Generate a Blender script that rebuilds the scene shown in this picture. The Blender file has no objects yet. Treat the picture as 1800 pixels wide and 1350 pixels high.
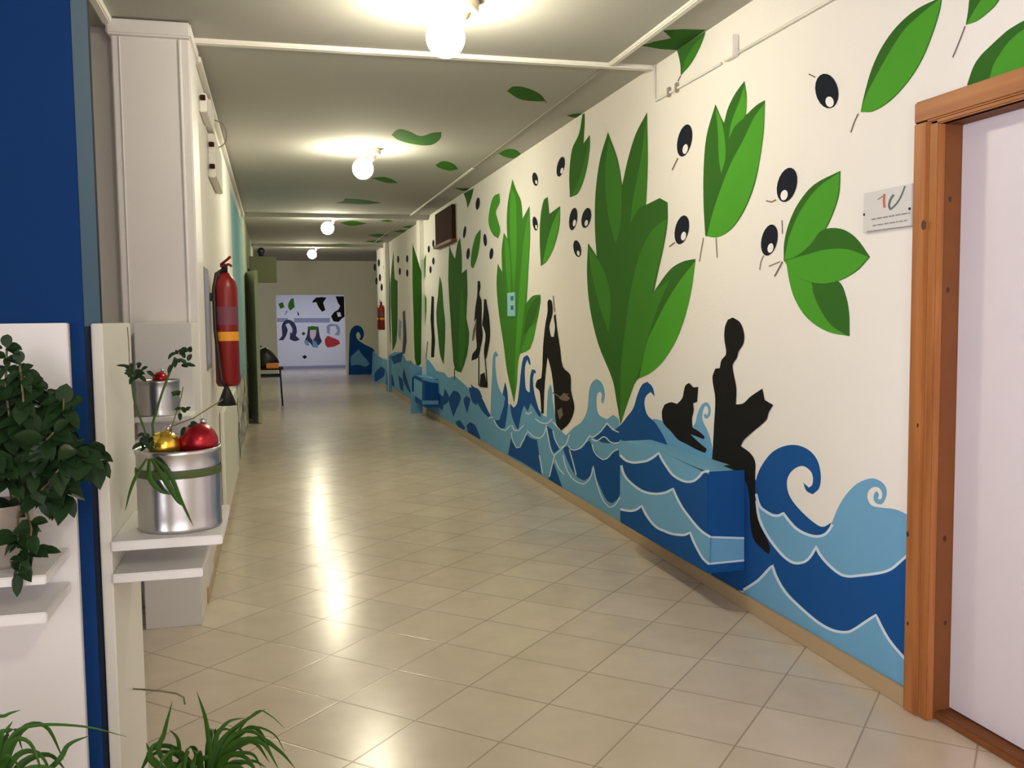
import bpy, bmesh, math, random
from mathutils import Vector, Matrix
from mathutils.geometry import tessellate_polygon
random.seed(7)
C = bpy.context.scene.collection
SC = bpy.context.scene
PI = math.pi

# ------------------------------------------------------------------ camera
EYE = 1.38                       # eye height in metres
FOC = 1630.0                     # focal length in pixels of a 1800 x 1350 frame
YAW, PITCH, ROLL = 0.2505, 0.0728, 0.0113
_f = Vector((math.sin(YAW)*math.cos(PITCH), math.cos(YAW)*math.cos(PITCH), -math.sin(PITCH)))
_r = Vector((math.cos(YAW), -math.sin(YAW), 0))
_d = _f.cross(_r)
RT = _r*math.cos(ROLL) + _d*math.sin(ROLL)
DN = _d*math.cos(ROLL) - _r*math.sin(ROLL)
FW = _f
cam = bpy.data.cameras.new('camera'); camo = bpy.data.objects.new('camera', cam); C.objects.link(camo)
cam.sensor_width = 36.0; cam.lens = FOC/1800*36.0; cam.clip_start = 0.05; cam.clip_end = 200
camo.matrix_world = Matrix(((RT.x, -DN.x, -FW.x, 0), (RT.y, -DN.y, -FW.y, 0), (RT.z, -DN.z, -FW.z, EYE), (0, 0, 0, 1)))
SC.camera = camo

# ------------------------------------------------------------------ world, lights, exposure
w = bpy.data.worlds.new('world'); SC.world = w; w.use_nodes = True
w.node_tree.nodes['Background'].inputs[0].default_value = (0.55, 0.62, 0.8, 1)
w.node_tree.nodes['Background'].inputs[1].default_value = 0.3
SC.view_settings.view_transform = 'Standard'; SC.view_settings.look = 'None'
SC.view_settings.gamma = 1.0; SC.view_settings.use_curve_mapping = False
SC.view_settings.exposure = 0.14
GLOBE_STRENGTH = 175.0
def area(name, loc, rot, sx, sy, power, col):
    l = bpy.data.lights.new(name, 'AREA'); l.shape = 'RECTANGLE'; l.size = sx; l.size_y = sy
    l.energy = power; l.color = col
    o = bpy.data.objects.new(name, l); C.objects.link(o); o.location = loc; o.rotation_euler = rot
    return o
area('window_daylight', (0.2, -3.85, 1.5), (PI/2, 0, 0), 3.6, 2.2, 75, (0.97, 0.92, 1.0))       # glazed entrance behind the camera
_fill = area('hall_window_daylight', (-2.85, -1.2, 1.5), (PI/2, 0, math.radians(-57)), 2.0, 2.0, 38, (0.95, 0.92, 1.0)); _fill.data.spread = math.radians(50)     # added unseen fill left of the camera, narrowed onto the door and near wall
area('far_room_daylight', (0.9, 24.2, 2.6), (0, 0, 0), 2.2, 1.2, 30, (0.80, 0.84, 1.0))   # skylight of the far room

# ------------------------------------------------------------------ sizes of the place
XR, XL, HC = 2.107, -0.355, 2.77
YE = 23.0                        # end wall
YB = -4.0                        # back of the hall behind the camera
TILE = 0.3372

# ------------------------------------------------------------------ materials
def mat(name, col, rough=0.6, metal=0.0, emit=None, estr=0, spec=0.5, trans=0.0, noise=0.0, nscale=6.0, bump=0.0, bscale=60.0):
    m = bpy.data.materials.new(name); m.use_nodes = True
    nt = m.node_tree; b = nt.nodes['Principled BSDF']
    b.inputs['Base Color'].default_value = (*col, 1); b.inputs['Roughness'].default_value = rough
    if name.startswith('mural') or name in ('wall_plaster', 'ceiling_panel', 'end_wall_beige', 'pale_teal_paint', 'grey_green_paint'): rough = 0.95; spec = 0.12; b.inputs['Roughness'].default_value = rough
    b.inputs['Metallic'].default_value = metal; b.inputs['Specular IOR Level'].default_value = spec
    if trans: b.inputs['Transmission Weight'].default_value = trans
    if emit: b.inputs['Emission Color'].default_value = (*emit, 1); b.inputs['Emission Strength'].default_value = estr
    if noise or bump:
        tc = nt.nodes.new('ShaderNodeTexCoord')
        if noise:
            n = nt.nodes.new('ShaderNodeTexNoise'); n.inputs['Scale'].default_value = nscale; n.inputs['Detail'].default_value = 5
            nt.links.new(tc.outputs['Object'], n.inputs['Vector'])
            mx = nt.nodes.new('ShaderNodeMix'); mx.data_type = 'RGBA'
            mx.inputs[6].default_value = (*[c*(1-noise) for c in col], 1); mx.inputs[7].default_value = (*[min(1, c*(1+noise)) for c in col], 1)
            nt.links.new(n.outputs['Fac'], mx.inputs[0]); nt.links.new(mx.outputs[2], b.inputs['Base Color'])
        if bump:
            n2 = nt.nodes.new('ShaderNodeTexNoise'); n2.inputs['Scale'].default_value = bscale; n2.inputs['Detail'].default_value = 3
            nt.links.new(tc.outputs['Object'], n2.inputs['Vector'])
            bp = nt.nodes.new('ShaderNodeBump'); bp.inputs['Strength'].default_value = bump; bp.inputs['Distance'].default_value = 0.01
            nt.links.new(n2.outputs['Fac'], bp.inputs['Height']); nt.links.new(bp.outputs['Normal'], b.inputs['Normal'])
    return m
def s(r, g, b):
    f = lambda c: ((c/255+0.055)/1.055)**2.4 if c/255 > 0.04045 else c/255/12.92
    return (f(r), f(g), f(b))

M = {}
M['wall'] = mat('wall_plaster', (0.80, 0.765, 0.72), 0.55, bump=0.12, bscale=90, noise=0.02, nscale=2)
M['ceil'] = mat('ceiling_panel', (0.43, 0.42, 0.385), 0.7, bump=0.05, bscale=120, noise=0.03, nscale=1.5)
M['batten'] = mat('ceiling_batten', (0.74, 0.71, 0.66), 0.5)
M['endwall'] = mat('end_wall_beige', (0.80, 0.79, 0.64), 0.7, noise=0.03)
M['white'] = mat('white_laminate', (0.76, 0.74, 0.73), 0.4, noise=0.02, nscale=3)
M['pillar'] = mat('pillar_white', (0.74, 0.70, 0.71), 0.5, noise=0.02, nscale=3)
M['cream'] = mat('cream_laminate', (0.77, 0.75, 0.68), 0.4, noise=0.02, nscale=3)
M['blue'] = mat('blue_paint', s(14, 52, 105), 0.8, spec=0.12, noise=0.08, nscale=4)
M['bluelight'] = mat('blue_side_paint', s(60, 95, 125), 0.8, spec=0.15)  # paler copy of the blue, light on the partition side put into the colour
M['navy'] = mat('navy_edge', s(10, 26, 52), 0.8, spec=0.1)  # dark tone for the shade in the gap and recess beside the partition
M['gd'] = mat('mural_dark_green', s(52, 101, 36), 0.5, noise=0.12, nscale=1.2)
M['gl'] = mat('mural_light_green', s(74, 148, 44), 0.5, noise=0.10, nscale=1.5)
M['gm'] = mat('mural_mid_green', s(62, 122, 38), 0.5, noise=0.10, nscale=1.5)
M['bd'] = mat('mural_dark_blue', s(26, 80, 143), 0.5, noise=0.08, nscale=3)
M['bl'] = mat('mural_light_blue', s(110, 164, 200), 0.5, noise=0.06, nscale=3)
M['bw'] = mat('mural_outline_white', s(205, 222, 235), 0.5)
M['ink'] = mat('mural_black', s(27, 26, 24), 0.5)
M['olive'] = mat('mural_olive_black', s(28, 32, 42), 0.5)
M['hl'] = mat('mural_white', s(235, 232, 230), 0.5)
M['stem'] = mat('mural_stem_grey', s(120, 105, 95), 0.6)
M['beige'] = mat('skirting_tile', s(176, 152, 118), 0.4, noise=0.06, nscale=5)
M['teal'] = mat('pale_teal_paint', s(150, 205, 215), 0.5, noise=0.05)
M['grn'] = mat('grey_green_paint', s(150, 160, 135), 0.6, noise=0.12, nscale=9)
M['red'] = mat('extinguisher_red', s(128, 12, 17), 0.35)
M['signgrn'] = mat('sign_grey_green', s(92, 96, 72), 0.8, spec=0.15)
M['doorgrn'] = mat('door_grey_green', s(178, 186, 158), 0.7, spec=0.2, noise=0.1, nscale=9)
M['black'] = mat('black_plastic', s(18, 18, 19), 0.45)
M['darkmetal'] = mat('dark_metal', s(40, 38, 36), 0.4, metal=0.5)
M['yellowlab'] = mat('yellow_label', s(235, 160, 40), 0.5)
M['lablab'] = mat('dull_label', s(120, 60, 80), 0.5)
M['cap'] = mat('lamp_holder_grey', s(150, 140, 125), 0.5)
M['globe'] = mat('lit_globe', (1, 0.95, 0.85), 0.4, emit=(1.0, 0.925, 0.70), estr=GLOBE_STRENGTH)
M['tin'] = mat('tin_metal', (0.55, 0.54, 0.54), 0.28, metal=1.0, bump=0.05, bscale=30)
M['tinrim'] = mat('tin_rim', (0.6, 0.6, 0.62), 0.3, metal=1.0)
M['soil'] = mat('soil', (0.03, 0.02, 0.015), 0.9, bump=0.5, bscale=80)
M['gold'] = mat('gold_bauble', (0.85, 0.58, 0.08), 0.22, metal=0.9)
M['redball'] = mat('red_bauble', (0.36, 0.01, 0.02), 0.28, metal=0.6)
M['leafd'] = mat('leaf_dark', s(30, 54, 26), 0.5, spec=0.25, noise=0.35, nscale=25)
M['leafb'] = mat('leaf_blade', s(52, 90, 28), 0.5, spec=0.25, noise=0.30, nscale=25)
M['ribbon'] = mat('green_ribbon', s(70, 85, 40), 0.6)
M['twig'] = mat('twig', s(110, 100, 70), 0.7)
M['pot'] = mat('terracotta_pot', s(150, 85, 60), 0.7, noise=0.1)
M['glass'] = mat('clear_plastic', (0.62, 0.54, 0.46), 0.2, trans=0.5)
M['brown'] = mat('dark_brown_wood', s(58, 32, 18), 0.9, spec=0.1, noise=0.2, nscale=12)
M['orange'] = mat('orange_folder', s(215, 130, 45), 0.5)
M['plaque'] = mat('plaque_plastic', s(205, 203, 203), 0.3)
M['grey'] = mat('print_grey', s(130, 126, 124), 0.5)
M['redp'] = mat('print_red', s(190, 80, 72), 0.5)
M['tealp'] = mat('print_teal', s(70, 90, 90), 0.5)
M['doorwhite'] = mat('door_white', s(208, 200, 205), 0.45, noise=0.03, nscale=8)
M['far'] = mat('far_wall_white', s(228, 230, 246), 0.6)
M['navyp'] = mat('portrait_navy', s(38, 38, 84), 0.6)
M['redc'] = mat('portrait_red', s(190, 40, 45), 0.6)
M['lilac'] = mat('portrait_lilac', s(150, 155, 190), 0.6)
M['skin'] = mat('portrait_pale', s(215, 200, 205), 0.6)
M['blot'] = mat('dado_blot_grey', s(110, 105, 92), 0.6)

def wood_mat(name='pine_wood', sc=(28, 28, 1.6)):
    m = bpy.data.materials.new(name); m.use_nodes = True; nt = m.node_tree; b = nt.nodes['Principled BSDF']
    tc = nt.nodes.new('ShaderNodeTexCoord'); mp = nt.nodes.new('ShaderNodeMapping')
    mp.inputs['Scale'].default_value = sc
    nt.links.new(tc.outputs['Object'], mp.inputs['Vector'])
    n = nt.nodes.new('ShaderNodeTexNoise'); n.inputs['Scale'].default_value = 1.0; n.inputs['Detail'].default_value = 6
    n.inputs['Distortion'].default_value = 0.4
    nt.links.new(mp.outputs['Vector'], n.inputs['Vector'])
    cr = nt.nodes.new('ShaderNodeValToRGB')
    cr.color_ramp.elements[0].position = 0.32; cr.color_ramp.elements[0].color = (*s(142, 84, 44), 1)
    cr.color_ramp.elements[1].position = 0.7; cr.color_ramp.elements[1].color = (*s(172, 112, 62), 1)
    nt.links.new(n.outputs['Fac'], cr.inputs['Fac']); nt.links.new(cr.outputs['Color'], b.inputs['Base Color'])
    b.inputs['Roughness'].default_value = 0.5; b.inputs['Specular IOR Level'].default_value = 0.25
    return m
M['wood'] = wood_mat(); M['woodh'] = wood_mat('pine_wood_header', (28, 1.6, 28))
M['knot'] = mat('wood_knot', s(62, 28, 12), 0.5)
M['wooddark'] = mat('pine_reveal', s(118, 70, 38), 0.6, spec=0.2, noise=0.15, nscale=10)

def floor_mat():
    m = bpy.data.materials.new('floor_tiles'); m.use_nodes = True; nt = m.node_tree; b = nt.nodes['Principled BSDF']
    L = nt.links.new; N = nt.nodes.new
    def mth(op, a, bb=None):
        n = N('ShaderNodeMath'); n.operation = op
        for i, v in enumerate((a, bb)):
            if v is None: continue
            if isinstance(v, (int, float)): n.inputs[i].default_value = v
            else: L(v, n.inputs[i])
        return n.outputs[0]
    tc = N('ShaderNodeTexCoord'); sp = N('ShaderNodeSeparateXYZ'); L(tc.outputs['Object'], sp.inputs[0])
    X, Y = sp.outputs[0], sp.outputs[1]
    a = PI/4 - 0.0115; c, sn = math.cos(a), math.sin(a)
    na = mth('DIVIDE', mth('ADD', mth('SUBTRACT', mth('MULTIPLY', X, c), mth('MULTIPLY', Y, sn)), 1.505 + 200*TILE), TILE)
    nb = mth('DIVIDE', mth('ADD', mth('ADD', mth('MULTIPLY', X, sn), mth('MULTIPLY', Y, c)), -2.506 + 200*TILE), TILE)
    fa, fb = mth('FRACT', na), mth('FRACT', nb)
    ea = mth('MINIMUM', fa, mth('SUBTRACT', 1.0, fa)); eb = mth('MINIMUM', fb, mth('SUBTRACT', 1.0, fb))
    e = mth('MINIMUM', ea, eb)
    mr = N('ShaderNodeMapRange'); mr.interpolation_type = 'SMOOTHSTEP'; L(e, mr.inputs[0])
    mr.inputs[1].default_value = 0.004; mr.inputs[2].default_value = 0.013
    cmb = N('ShaderNodeCombineXYZ'); L(mth('FLOOR', na), cmb.inputs[0]); L(mth('FLOOR', nb), cmb.inputs[1])
    wn = N('ShaderNodeTexWhiteNoise'); L(cmb.outputs[0], wn.inputs['Vector'])
    ns = N('ShaderNodeTexNoise'); ns.inputs['Scale'].default_value = 7; ns.inputs['Detail'].default_value = 6; L(tc.outputs['Object'], ns.inputs['Vector'])
    v = mth('ADD', mth('MULTIPLY', wn.outputs['Value'], 0.35), mth('MULTIPLY', ns.outputs['Fac'], 0.9))
    cr = N('ShaderNodeValToRGB'); L(v, cr.inputs['Fac'])
    cr.color_ramp.elements[0].position = 0.3; cr.color_ramp.elements[0].color = (0.56, 0.47, 0.37, 1)
    cr.color_ramp.elements[1].position = 0.95; cr.color_ramp.elements[1].color = (0.66, 0.56, 0.45, 1)
    mx = N('ShaderNodeMix'); mx.data_type = 'RGBA'; L(mr.outputs[0], mx.inputs[0])
    mx.inputs[6].default_value = (0.36, 0.28, 0.20, 1); L(cr.outputs['Color'], mx.inputs[7])
    L(mx.outputs[2], b.inputs['Base Color'])
    rr = N('ShaderNodeMapRange'); L(ns.outputs['Fac'], rr.inputs[0]); rr.inputs[3].default_value = 0.21; rr.inputs[4].default_value = 0.25
    L(rr.outputs[0], b.inputs['Roughness'])
    b.inputs['Specular IOR Level'].default_value = 0.7
    ad = mth('MULTIPLY', mr.outputs[0], 1.0)
    bp = N('ShaderNodeBump'); bp.inputs['Strength'].default_value = 0.15; bp.inputs['Distance'].default_value = 0.004
    L(ad, bp.inputs['Height']); L(bp.outputs['Normal'], b.inputs['Normal'])
    return m
M['floor'] = floor_mat()

# ------------------------------------------------------------------ object helpers
def tag(o, label=None, cat=None, group=None, kind=None):
    if label: o['label'] = label
    if cat: o['category'] = cat
    if group: o['group'] = group
    if kind: o['kind'] = kind
    return o
class MB:
    """collects geometry with several materials and links it as one mesh object"""
    def __init__(self): self.v = []; self.f = []; self.mi = []; self.ms = []; self.sm = []
    def m(self, name):
        if name not in self.ms: self.ms.append(name)
        return self.ms.index(name)
    def face(self, pts, mt, smooth=False):
        i = len(self.v); self.v += [tuple(p) for p in pts]; self.f.append(list(range(i, i+len(pts)))); self.mi.append(self.m(mt)); self.sm.append(smooth)
    def mesh(self, vs, fs, mt, smooth=False):
        i = len(self.v); self.v += [tuple(p) for p in vs]
        for q in fs: self.f.append([i+k for k in q]); self.mi.append(self.m(mt)); self.sm.append(smooth)
    def box(self, x0, x1, y0, y1, z0, z1, mt):
        vs = [(x, y, z) for x in (x0, x1) for y in (y0, y1) for z in (z0, z1)]
        self.mesh(vs, [(0, 1, 3, 2), (4, 6, 7, 5), (0, 4, 5, 1), (2, 3, 7, 6), (0, 2, 6, 4), (1, 5, 7, 3)], mt)
    def bbox(self, x0, x1, y0, y1, z0, z1, mt, bev=0.003, seg=2):
        bm = bmesh.new(); bmesh.ops.create_cube(bm, size=1)
        bmesh.ops.scale(bm, vec=(x1-x0, y1-y0, z1-z0), verts=bm.verts)
        bmesh.ops.translate(bm, vec=((x0+x1)/2, (y0+y1)/2, (z0+z1)/2), verts=bm.verts)
        bmesh.ops.bevel(bm, geom=bm.edges[:], offset=bev, segments=seg, affect='EDGES')
        self.addbm(bm, mt); return self
    def addbm(self, bm, mt, smooth=False):
        bm.verts.index_update()
        self.mesh([v.co[:] for v in bm.verts], [[v.index for v in f.verts] for f in bm.faces], mt, smooth); bm.free()
    def tube(self, pts, r, mt, n=8, cap=True):
        pts = [Vector(p) for p in pts]; rs = r if isinstance(r, (list, tuple)) else [r]*len(pts)
        vs = []; up = Vector((0.13, 0.21, 0.97)).normalized()
        for i, p in enumerate(pts):
            t = (pts[min(i+1, len(pts)-1)] - pts[max(i-1, 0)]).normalized()
            a = t.cross(up)
            if a.length < 1e-3: a = t.cross(Vector((1, 0, 0)))
            a.normalize(); b = t.cross(a); up = b if abs(b.length-1) < 0.1 else up
            up = a.cross(t)
            for k in range(n):
                th = 2*PI*k/n; vs.append(p + rs[i]*(math.cos(th)*a + math.sin(th)*up))
        fs = [(i*n+k, i*n+(k+1) % n, (i+1)*n+(k+1) % n, (i+1)*n+k) for i in range(len(pts)-1) for k in range(n)]
        if cap: fs += [tuple(range(n))[::-1], tuple(range((len(pts)-1)*n, len(pts)*n))]
        self.mesh(vs, fs, mt, True); return self
    def lathe(self, prof, c, mt, n=32, axis=None):
        vs = []; c = Vector(c); R3 = Matrix.Identity(3) if axis is None else Vector((0, 0, 1)).rotation_difference(Vector(axis)).to_matrix()
        for r, z in prof:
            for k in range(n): vs.append(c + R3 @ Vector((r*math.cos(2*PI*k/n), r*math.sin(2*PI*k/n), z)))
        fs = [(i*n+k, i*n+(k+1) % n, (i+1)*n+(k+1) % n, (i+1)*n+k) for i in range(len(prof)-1) for k in range(n)]
        self.mesh(vs, fs, mt, True); return self
    def sphere(self, c, r, mt, sc=(1, 1, 1)):
        bm = bmesh.new(); bmesh.ops.create_uvsphere(bm, u_segments=28, v_segments=18, radius=r)
        bmesh.ops.scale(bm, vec=sc, verts=bm.verts); bmesh.ops.translate(bm, vec=c, verts=bm.verts)
        self.addbm(bm, mt, True); return self
    def build(self, name, parent=None, fix=True):
        me = bpy.data.meshes.new(name); me.from_pydata(self.v, [], self.f)
        for n in self.ms: me.materials.append(M[n])
        me.polygons.foreach_set('material_index', self.mi); me.polygons.foreach_set('use_smooth', self.sm)
        me.update()
        o = bpy.data.objects.new(name, me); C.objects.link(o)
        if parent: 
            o.parent = parent; o.matrix_parent_inverse = Matrix.Translation(-Vector(parent.location))
        return o
def empty(name, loc, label, cat, group=None):
    o = bpy.data.objects.new(name, None); C.objects.link(o); o.location = loc; o.empty_display_size = 0.1
    bpy.context.view_layer.update()
    return tag(o, label, cat, group)
def struct(name, mb):
    o = mb.build(name); o['kind'] = 'structure'; return o

# ------------------------------------------------------------------ surveying: sight lines onto known planes
def ray(u, v):
    return FW + RT*((u-900)/FOC) + DN*((v-675)/FOC)
EY = Vector((0, 0, EYE))
def hit(u, v, ax, val):
    d = ray(u, v); t = (val-EY[ax])/d[ax]; return EY + d*t
class Wall:                      # a painted plane: axis, value, and which side the paint lies on
    def __init__(self, mb, ax, val, side): self.mb = mb; self.ax = ax; self.val = val; self.side = side; self.k = 0
    def pt(self, u, v, k):
        p = hit(u, v, self.ax, self.val); p[self.ax] = self.val + self.side*(0.0003+0.000014*k); return p
def smooth_pts(P, closed=True, sub=5, corner=50):
    n = len(P); out = []
    P = [Vector((p[0], p[1])) for p in P]
    def iscorner(i):
        if not closed and (i == 0 or i == n-1): return True
        a = P[i]-P[i-1]; b = P[(i+1) % n]-P[i]
        if a.length < 1e-6 or b.length < 1e-6: return True
        return math.degrees(a.angle(b)) > corner
    cs = [iscorner(i) for i in range(n)]
    for i in range(n if closed else n-1):
        p1, p2 = P[i], P[(i+1) % n]
        p0 = p1-(p2-p1) if cs[i] else P[i-1]
        p3 = p2+(p2-p1) if cs[(i+1) % n] else P[(i+2) % n]
        L = (p2-p1).length
        m1 = (p2-p0); m2 = (p3-p1)
        m1 = m1.normalized()*L if m1.length > 1e-6 else m1; m2 = m2.normalized()*L if m2.length > 1e-6 else m2
        for j in range(sub):
            t = j/sub; t2 = t*t; t3 = t2*t
            out.append(p1*(2*t3-3*t2+1) + m1*(t3-2*t2+t) + p2*(-2*t3+3*t2) + m2*(t3-t2))
    if not closed: out.append(P[-1])
    return out
def paint(W, P, mt, sub=4, corner=50, halo=0):
    Q = smooth_pts(P, True, sub, corner) if sub > 1 else [Vector(p) for p in P]
    W.k += 1
    pts = [W.pt(q.x, q.y, W.k) for q in Q]
    for t in tessellate_polygon([[Vector((q.x, q.y, 0)) for q in Q]]):
        W.mb.face([pts[i] for i in t], mt)
def stroke(W, P, mt, wd, sub=4, nok=True):
    Q = smooth_pts(P, False, sub) if sub > 1 else [Vector(p[:2]) for p in P]
    W.k += 1; L = []; R = []
    for i, q in enumerate(Q):
        t = Q[min(i+1, len(Q)-1)]-Q[max(i-1, 0)]
        if t.length < 1e-6: continue
        t.normalize(); nrm = Vector((-t.y, t.x))*wd/2
        L.append(W.pt(*(q+nrm), W.k)); R.append(W.pt(*(q-nrm), W.k))
    for i in range(len(L)-1): W.mb.face([L[i], L[i+1], R[i+1], R[i]], mt)
def ell(cx, cy, rx, ry, tilt=0, n=20):
    a = math.radians(tilt)
    return [(cx+rx*math.cos(t)*math.cos(a)-ry*math.sin(t)*math.sin(a), cy+rx*math.cos(t)*math.sin(a)+ry*math.sin(t)*math.cos(a)) for t in [2*PI*k/n for k in range(n)]]
def olive(W, cx, cy, rx, ry, tilt=0, hl=None, stem=None):
    paint(W, ell(cx, cy, rx, ry, tilt), 'olive', 1)
    if hl: paint(W, ell(hl[0], hl[1], rx*0.36, ry*0.30, tilt), 'hl', 1)
    if stem: stroke(W, stem, 'stem', 2.2, 1)

# ================================================================== STRUCTURE
# floor
fb = MB(); fb.face([(-3.0, YB, 0), (XR+0.3, YB, 0), (XR+0.3, YE, 0), (-3.0, YE, 0)], 'floor')
fb.face([(-3, YE, 0), (XR+3, YE, 0), (XR+3, 26.6, 0), (-3, 26.6, 0)], 'floor')
fb.face([(-3.0, YB, -0.1), (-3.0, 26.6, -0.1), (XR+3, 26.6, -0.1), (XR+3, YB, -0.1)], 'floor')
struct('floor', fb)

# ceiling with its painted leaves and cover strips
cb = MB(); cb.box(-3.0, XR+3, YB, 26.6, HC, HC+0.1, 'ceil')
CW = Wall(cb, 2, HC, -1)
G = 'gd'
paint(CW, [(891,160),(902,152),(924,154),(949,165),(960,178),(940,178),(913,174)], G)
paint(CW, [(688,237),(700,227),(718,230),(739,239),(761,233),(776,232),(774,244),(757,255),(725,253),(700,246)], G)
paint(CW, [(765,290),(779,283),(797,288),(806,297),(790,300),(772,295)], 'gm')
paint(CW, [(876,270),(891,262),(906,263),(916,270),(905,278),(888,276)], 'gm')
paint(CW, [(653,313),(674,311),(689,315),(700,322),(678,321)], 'gm')
paint(CW, [(588,357),(604,353),(606,349),(638,351),(673,357),(640,359)], G)
paint(CW, [(597,391),(620,388),(646,393),(617,397)], 'gm')
for q in ([(645,413),(668,411),(684,414),(664,417)], [(690,407),(705,404),(722,406),(708,409)], [(706,399),(722,396),(735,398),(720,401)],
          [(575,430),(600,428),(622,430),(600,433)], [(640,424),(660,422),(676,424),(660,427)], [(668,388),(682,386),(692,389),(680,390)]): paint(CW, q, 'gm', 2)
paint(CW, [(1165,53),(1200,51),(1241,52),(1215,71),(1190,88),(1160,86),(1126,80),(1150,73),(1180,67)], G, 1)
paint(CW, [(996,203),(1010,200),(1027,199),(1019,208),(1005,206)], G, 1)
paint(CW, [(797,330),(815,331),(833,331),(828,336),(812,335)], G, 1)
stroke(CW, [(958,176),(960,181)], 'stem', 2, 1)
struct('ceiling', cb)
# cover strips of the ceiling panels
t1 = MB(); t1.bbox(-0.36, XR-0.001, 4.93, 4.985, HC-0.022, HC+0.01, 'batten', 0.006); struct('trim_1', t1)
t2 = MB(); t2.bbox(1.832, 1.868, YB, 4.93, HC-0.02, HC+0.01, 'batten', 0.006); t2.bbox(1.842, 1.856, 4.985, 8.6, HC-0.008, HC+0.01, 'cap', 0.002); t2.bbox(1.836, 1.862, 8.6, 12.72, HC-0.012, HC+0.01, 'batten', 0.003); t2.bbox(1.842, 1.856, 12.86, 17.9, HC-0.008, HC+0.01, 'cap', 0.002); struct('trim_2', t2)
t3 = MB(); t3.bbox(XL+0.001, XR-0.001, 12.72, 12.86, HC-0.05, HC+0.01, 'ceil', 0.004); struct('trim_3', t3)
t4 = MB(); t4.bbox(XL+0.001, XR-0.001, 17.9, 18.05, HC-0.05, HC+0.01, 'ceil', 0.004); struct('trim_4', t4)
t5 = MB(); t5.bbox(-0.72, -0.68, YB, 4.69, HC-0.035, HC+0.01, 'batten', 0.006); struct('trim_5', t5)

# right wall, mural painted on it
WR = MB()
DY0, DY1, DZ = 1.76, 2.625, 2.0          # door opening
WR.box(XR, XR+0.16, DY1, 19.3, 0, HC, 'wall'); WR.box(XR, XR+0.16, YB, DY0, 0, HC, 'wall'); WR.box(XR, XR+0.16, DY0, DY1, DZ, HC, 'wall')
W = Wall(WR, 0, XR, -1)
gd, gl, gm, bd, bl, bw, ink = 'gd', 'gl', 'gm', 'bd', 'bl', 'bw', 'ink'
def leaf(P, halo=2.0): paint(W, P, gd, 4, 50, halo)

# --- the sea: pale base, dark patches, white scallop lines
paint(W, [(655,616),(667,627),(675,631),(692,619),(707,619),(714,634),(723,634),(730,645),(744,644),(752,631),(763,645),(767,652),(781,655),(788,664),(800,661),(818,677),(830,690),(845,712),(860,735),
          (880,735),(886,705),(897,712),(903,735),(913,715),(925,700),(940,710),(955,730),(965,735),(980,752),(995,765),(1008,752),(1025,745),(1050,760),(1090,765),(1112,770),(1112,950),(1088,933),(811,763),(731,714),(653,668)], bl, 1)
for P in (
 [(659,656),(670,644),(677,649),(675,661),(659,672)], [(687,627),(708,619),(705,636),(692,640)], [(710,647),(723,693),(716,684),(708,664)],
 [(700,660),(704,684),(709,688),(708,668)], [(684,652),(688,676),(694,680),(690,660)],
 [(782,683),(776,712),(784,710),(790,700)], [(797,686),(789,702),(793,720),(797,733),(804,716),(810,701),(806,690)], [(815,702),(818,716),(821,727),(825,712),(827,701),(820,696)],
 [(824,681),(840,683),(848,698),(842,705),(837,712),(830,706)], [(770,690),(772,715),(778,722),(780,700)], [(752,664),(760,690),(768,680),(764,662)],
 [(820,748),(826,742),(835,747),(845,771),(838,775),(826,768)], [(800,742),(808,738),(818,752),(812,760)],
 [(899,768),(893,799),(920,814),(952,834),(948,800),(944,773),(933,770),(925,763),(918,780),(909,787)],
 [(972,811),(964,842),(989,858),(979,829)], [(959,747),(964,773),(973,797),(984,789),(976,773),(972,757)],
 [(989,787),(999,813),(1013,837),(1027,845),(1037,837),(1041,819),(1047,838),(1056,859),(1067,880),(1077,885),(1087,875),(1096,850),(1096,790),(1077,795),(1067,808),(1056,805),(1043,787),(1035,771),(1024,787),(1011,791),(999,784)],
 [(872,716),(880,720),(884,690),(888,671),(892,688),(893,712),(888,752),(877,755),(868,735)],
): paint(W, P, bd, 3, 60)
paint(W, [(827,675),(837,684),(848,701),(858,722),(863,731),(859,734),(848,723),(838,705)], bd, 3)
# tall curls
paint(W, [(872,617),(867,624),(865,660),(863,700),(862,740),(878,738),(888,700),(881,690),(875,675),(871,645),(871,628),(876,625)], bl, 3, 50, 1.5)
paint(W, [(927,624),(920,629),(916,651),(913,680),(909,709),(903,717),(897,709),(899,728),(903,741),(911,757),(917,725),(921,713),(928,723),(933,709),(940,720),(947,731),(952,733),(944,709),(939,688),(937,667),(939,655),(942,657),(941,651),(935,649),(932,661),(931,690),(925,685),(923,667),(923,645),(927,632),(930,640),(933,642),(931,630)], bd, 3, 70, 1.5)
paint(W, [(967,675),(963,690),(961,735),(978,745),(972,705),(970,682)], bl, 3, 50, 1.2)
paint(W, [(1049,666),(1041,672),(1036,685),(1032,722),(1022,742),(1008,752),(998,766),(1000,785),(1015,788),(1035,775),(1058,758),(1067,745),(1088,760),(1088,738),(1078,729),(1067,737),(1053,729),(1049,711),(1050,693),(1055,688),(1058,694),(1057,706),(1060,710),(1063,700),(1063,688),(1058,673)], bl, 4, 65, 2)
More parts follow.
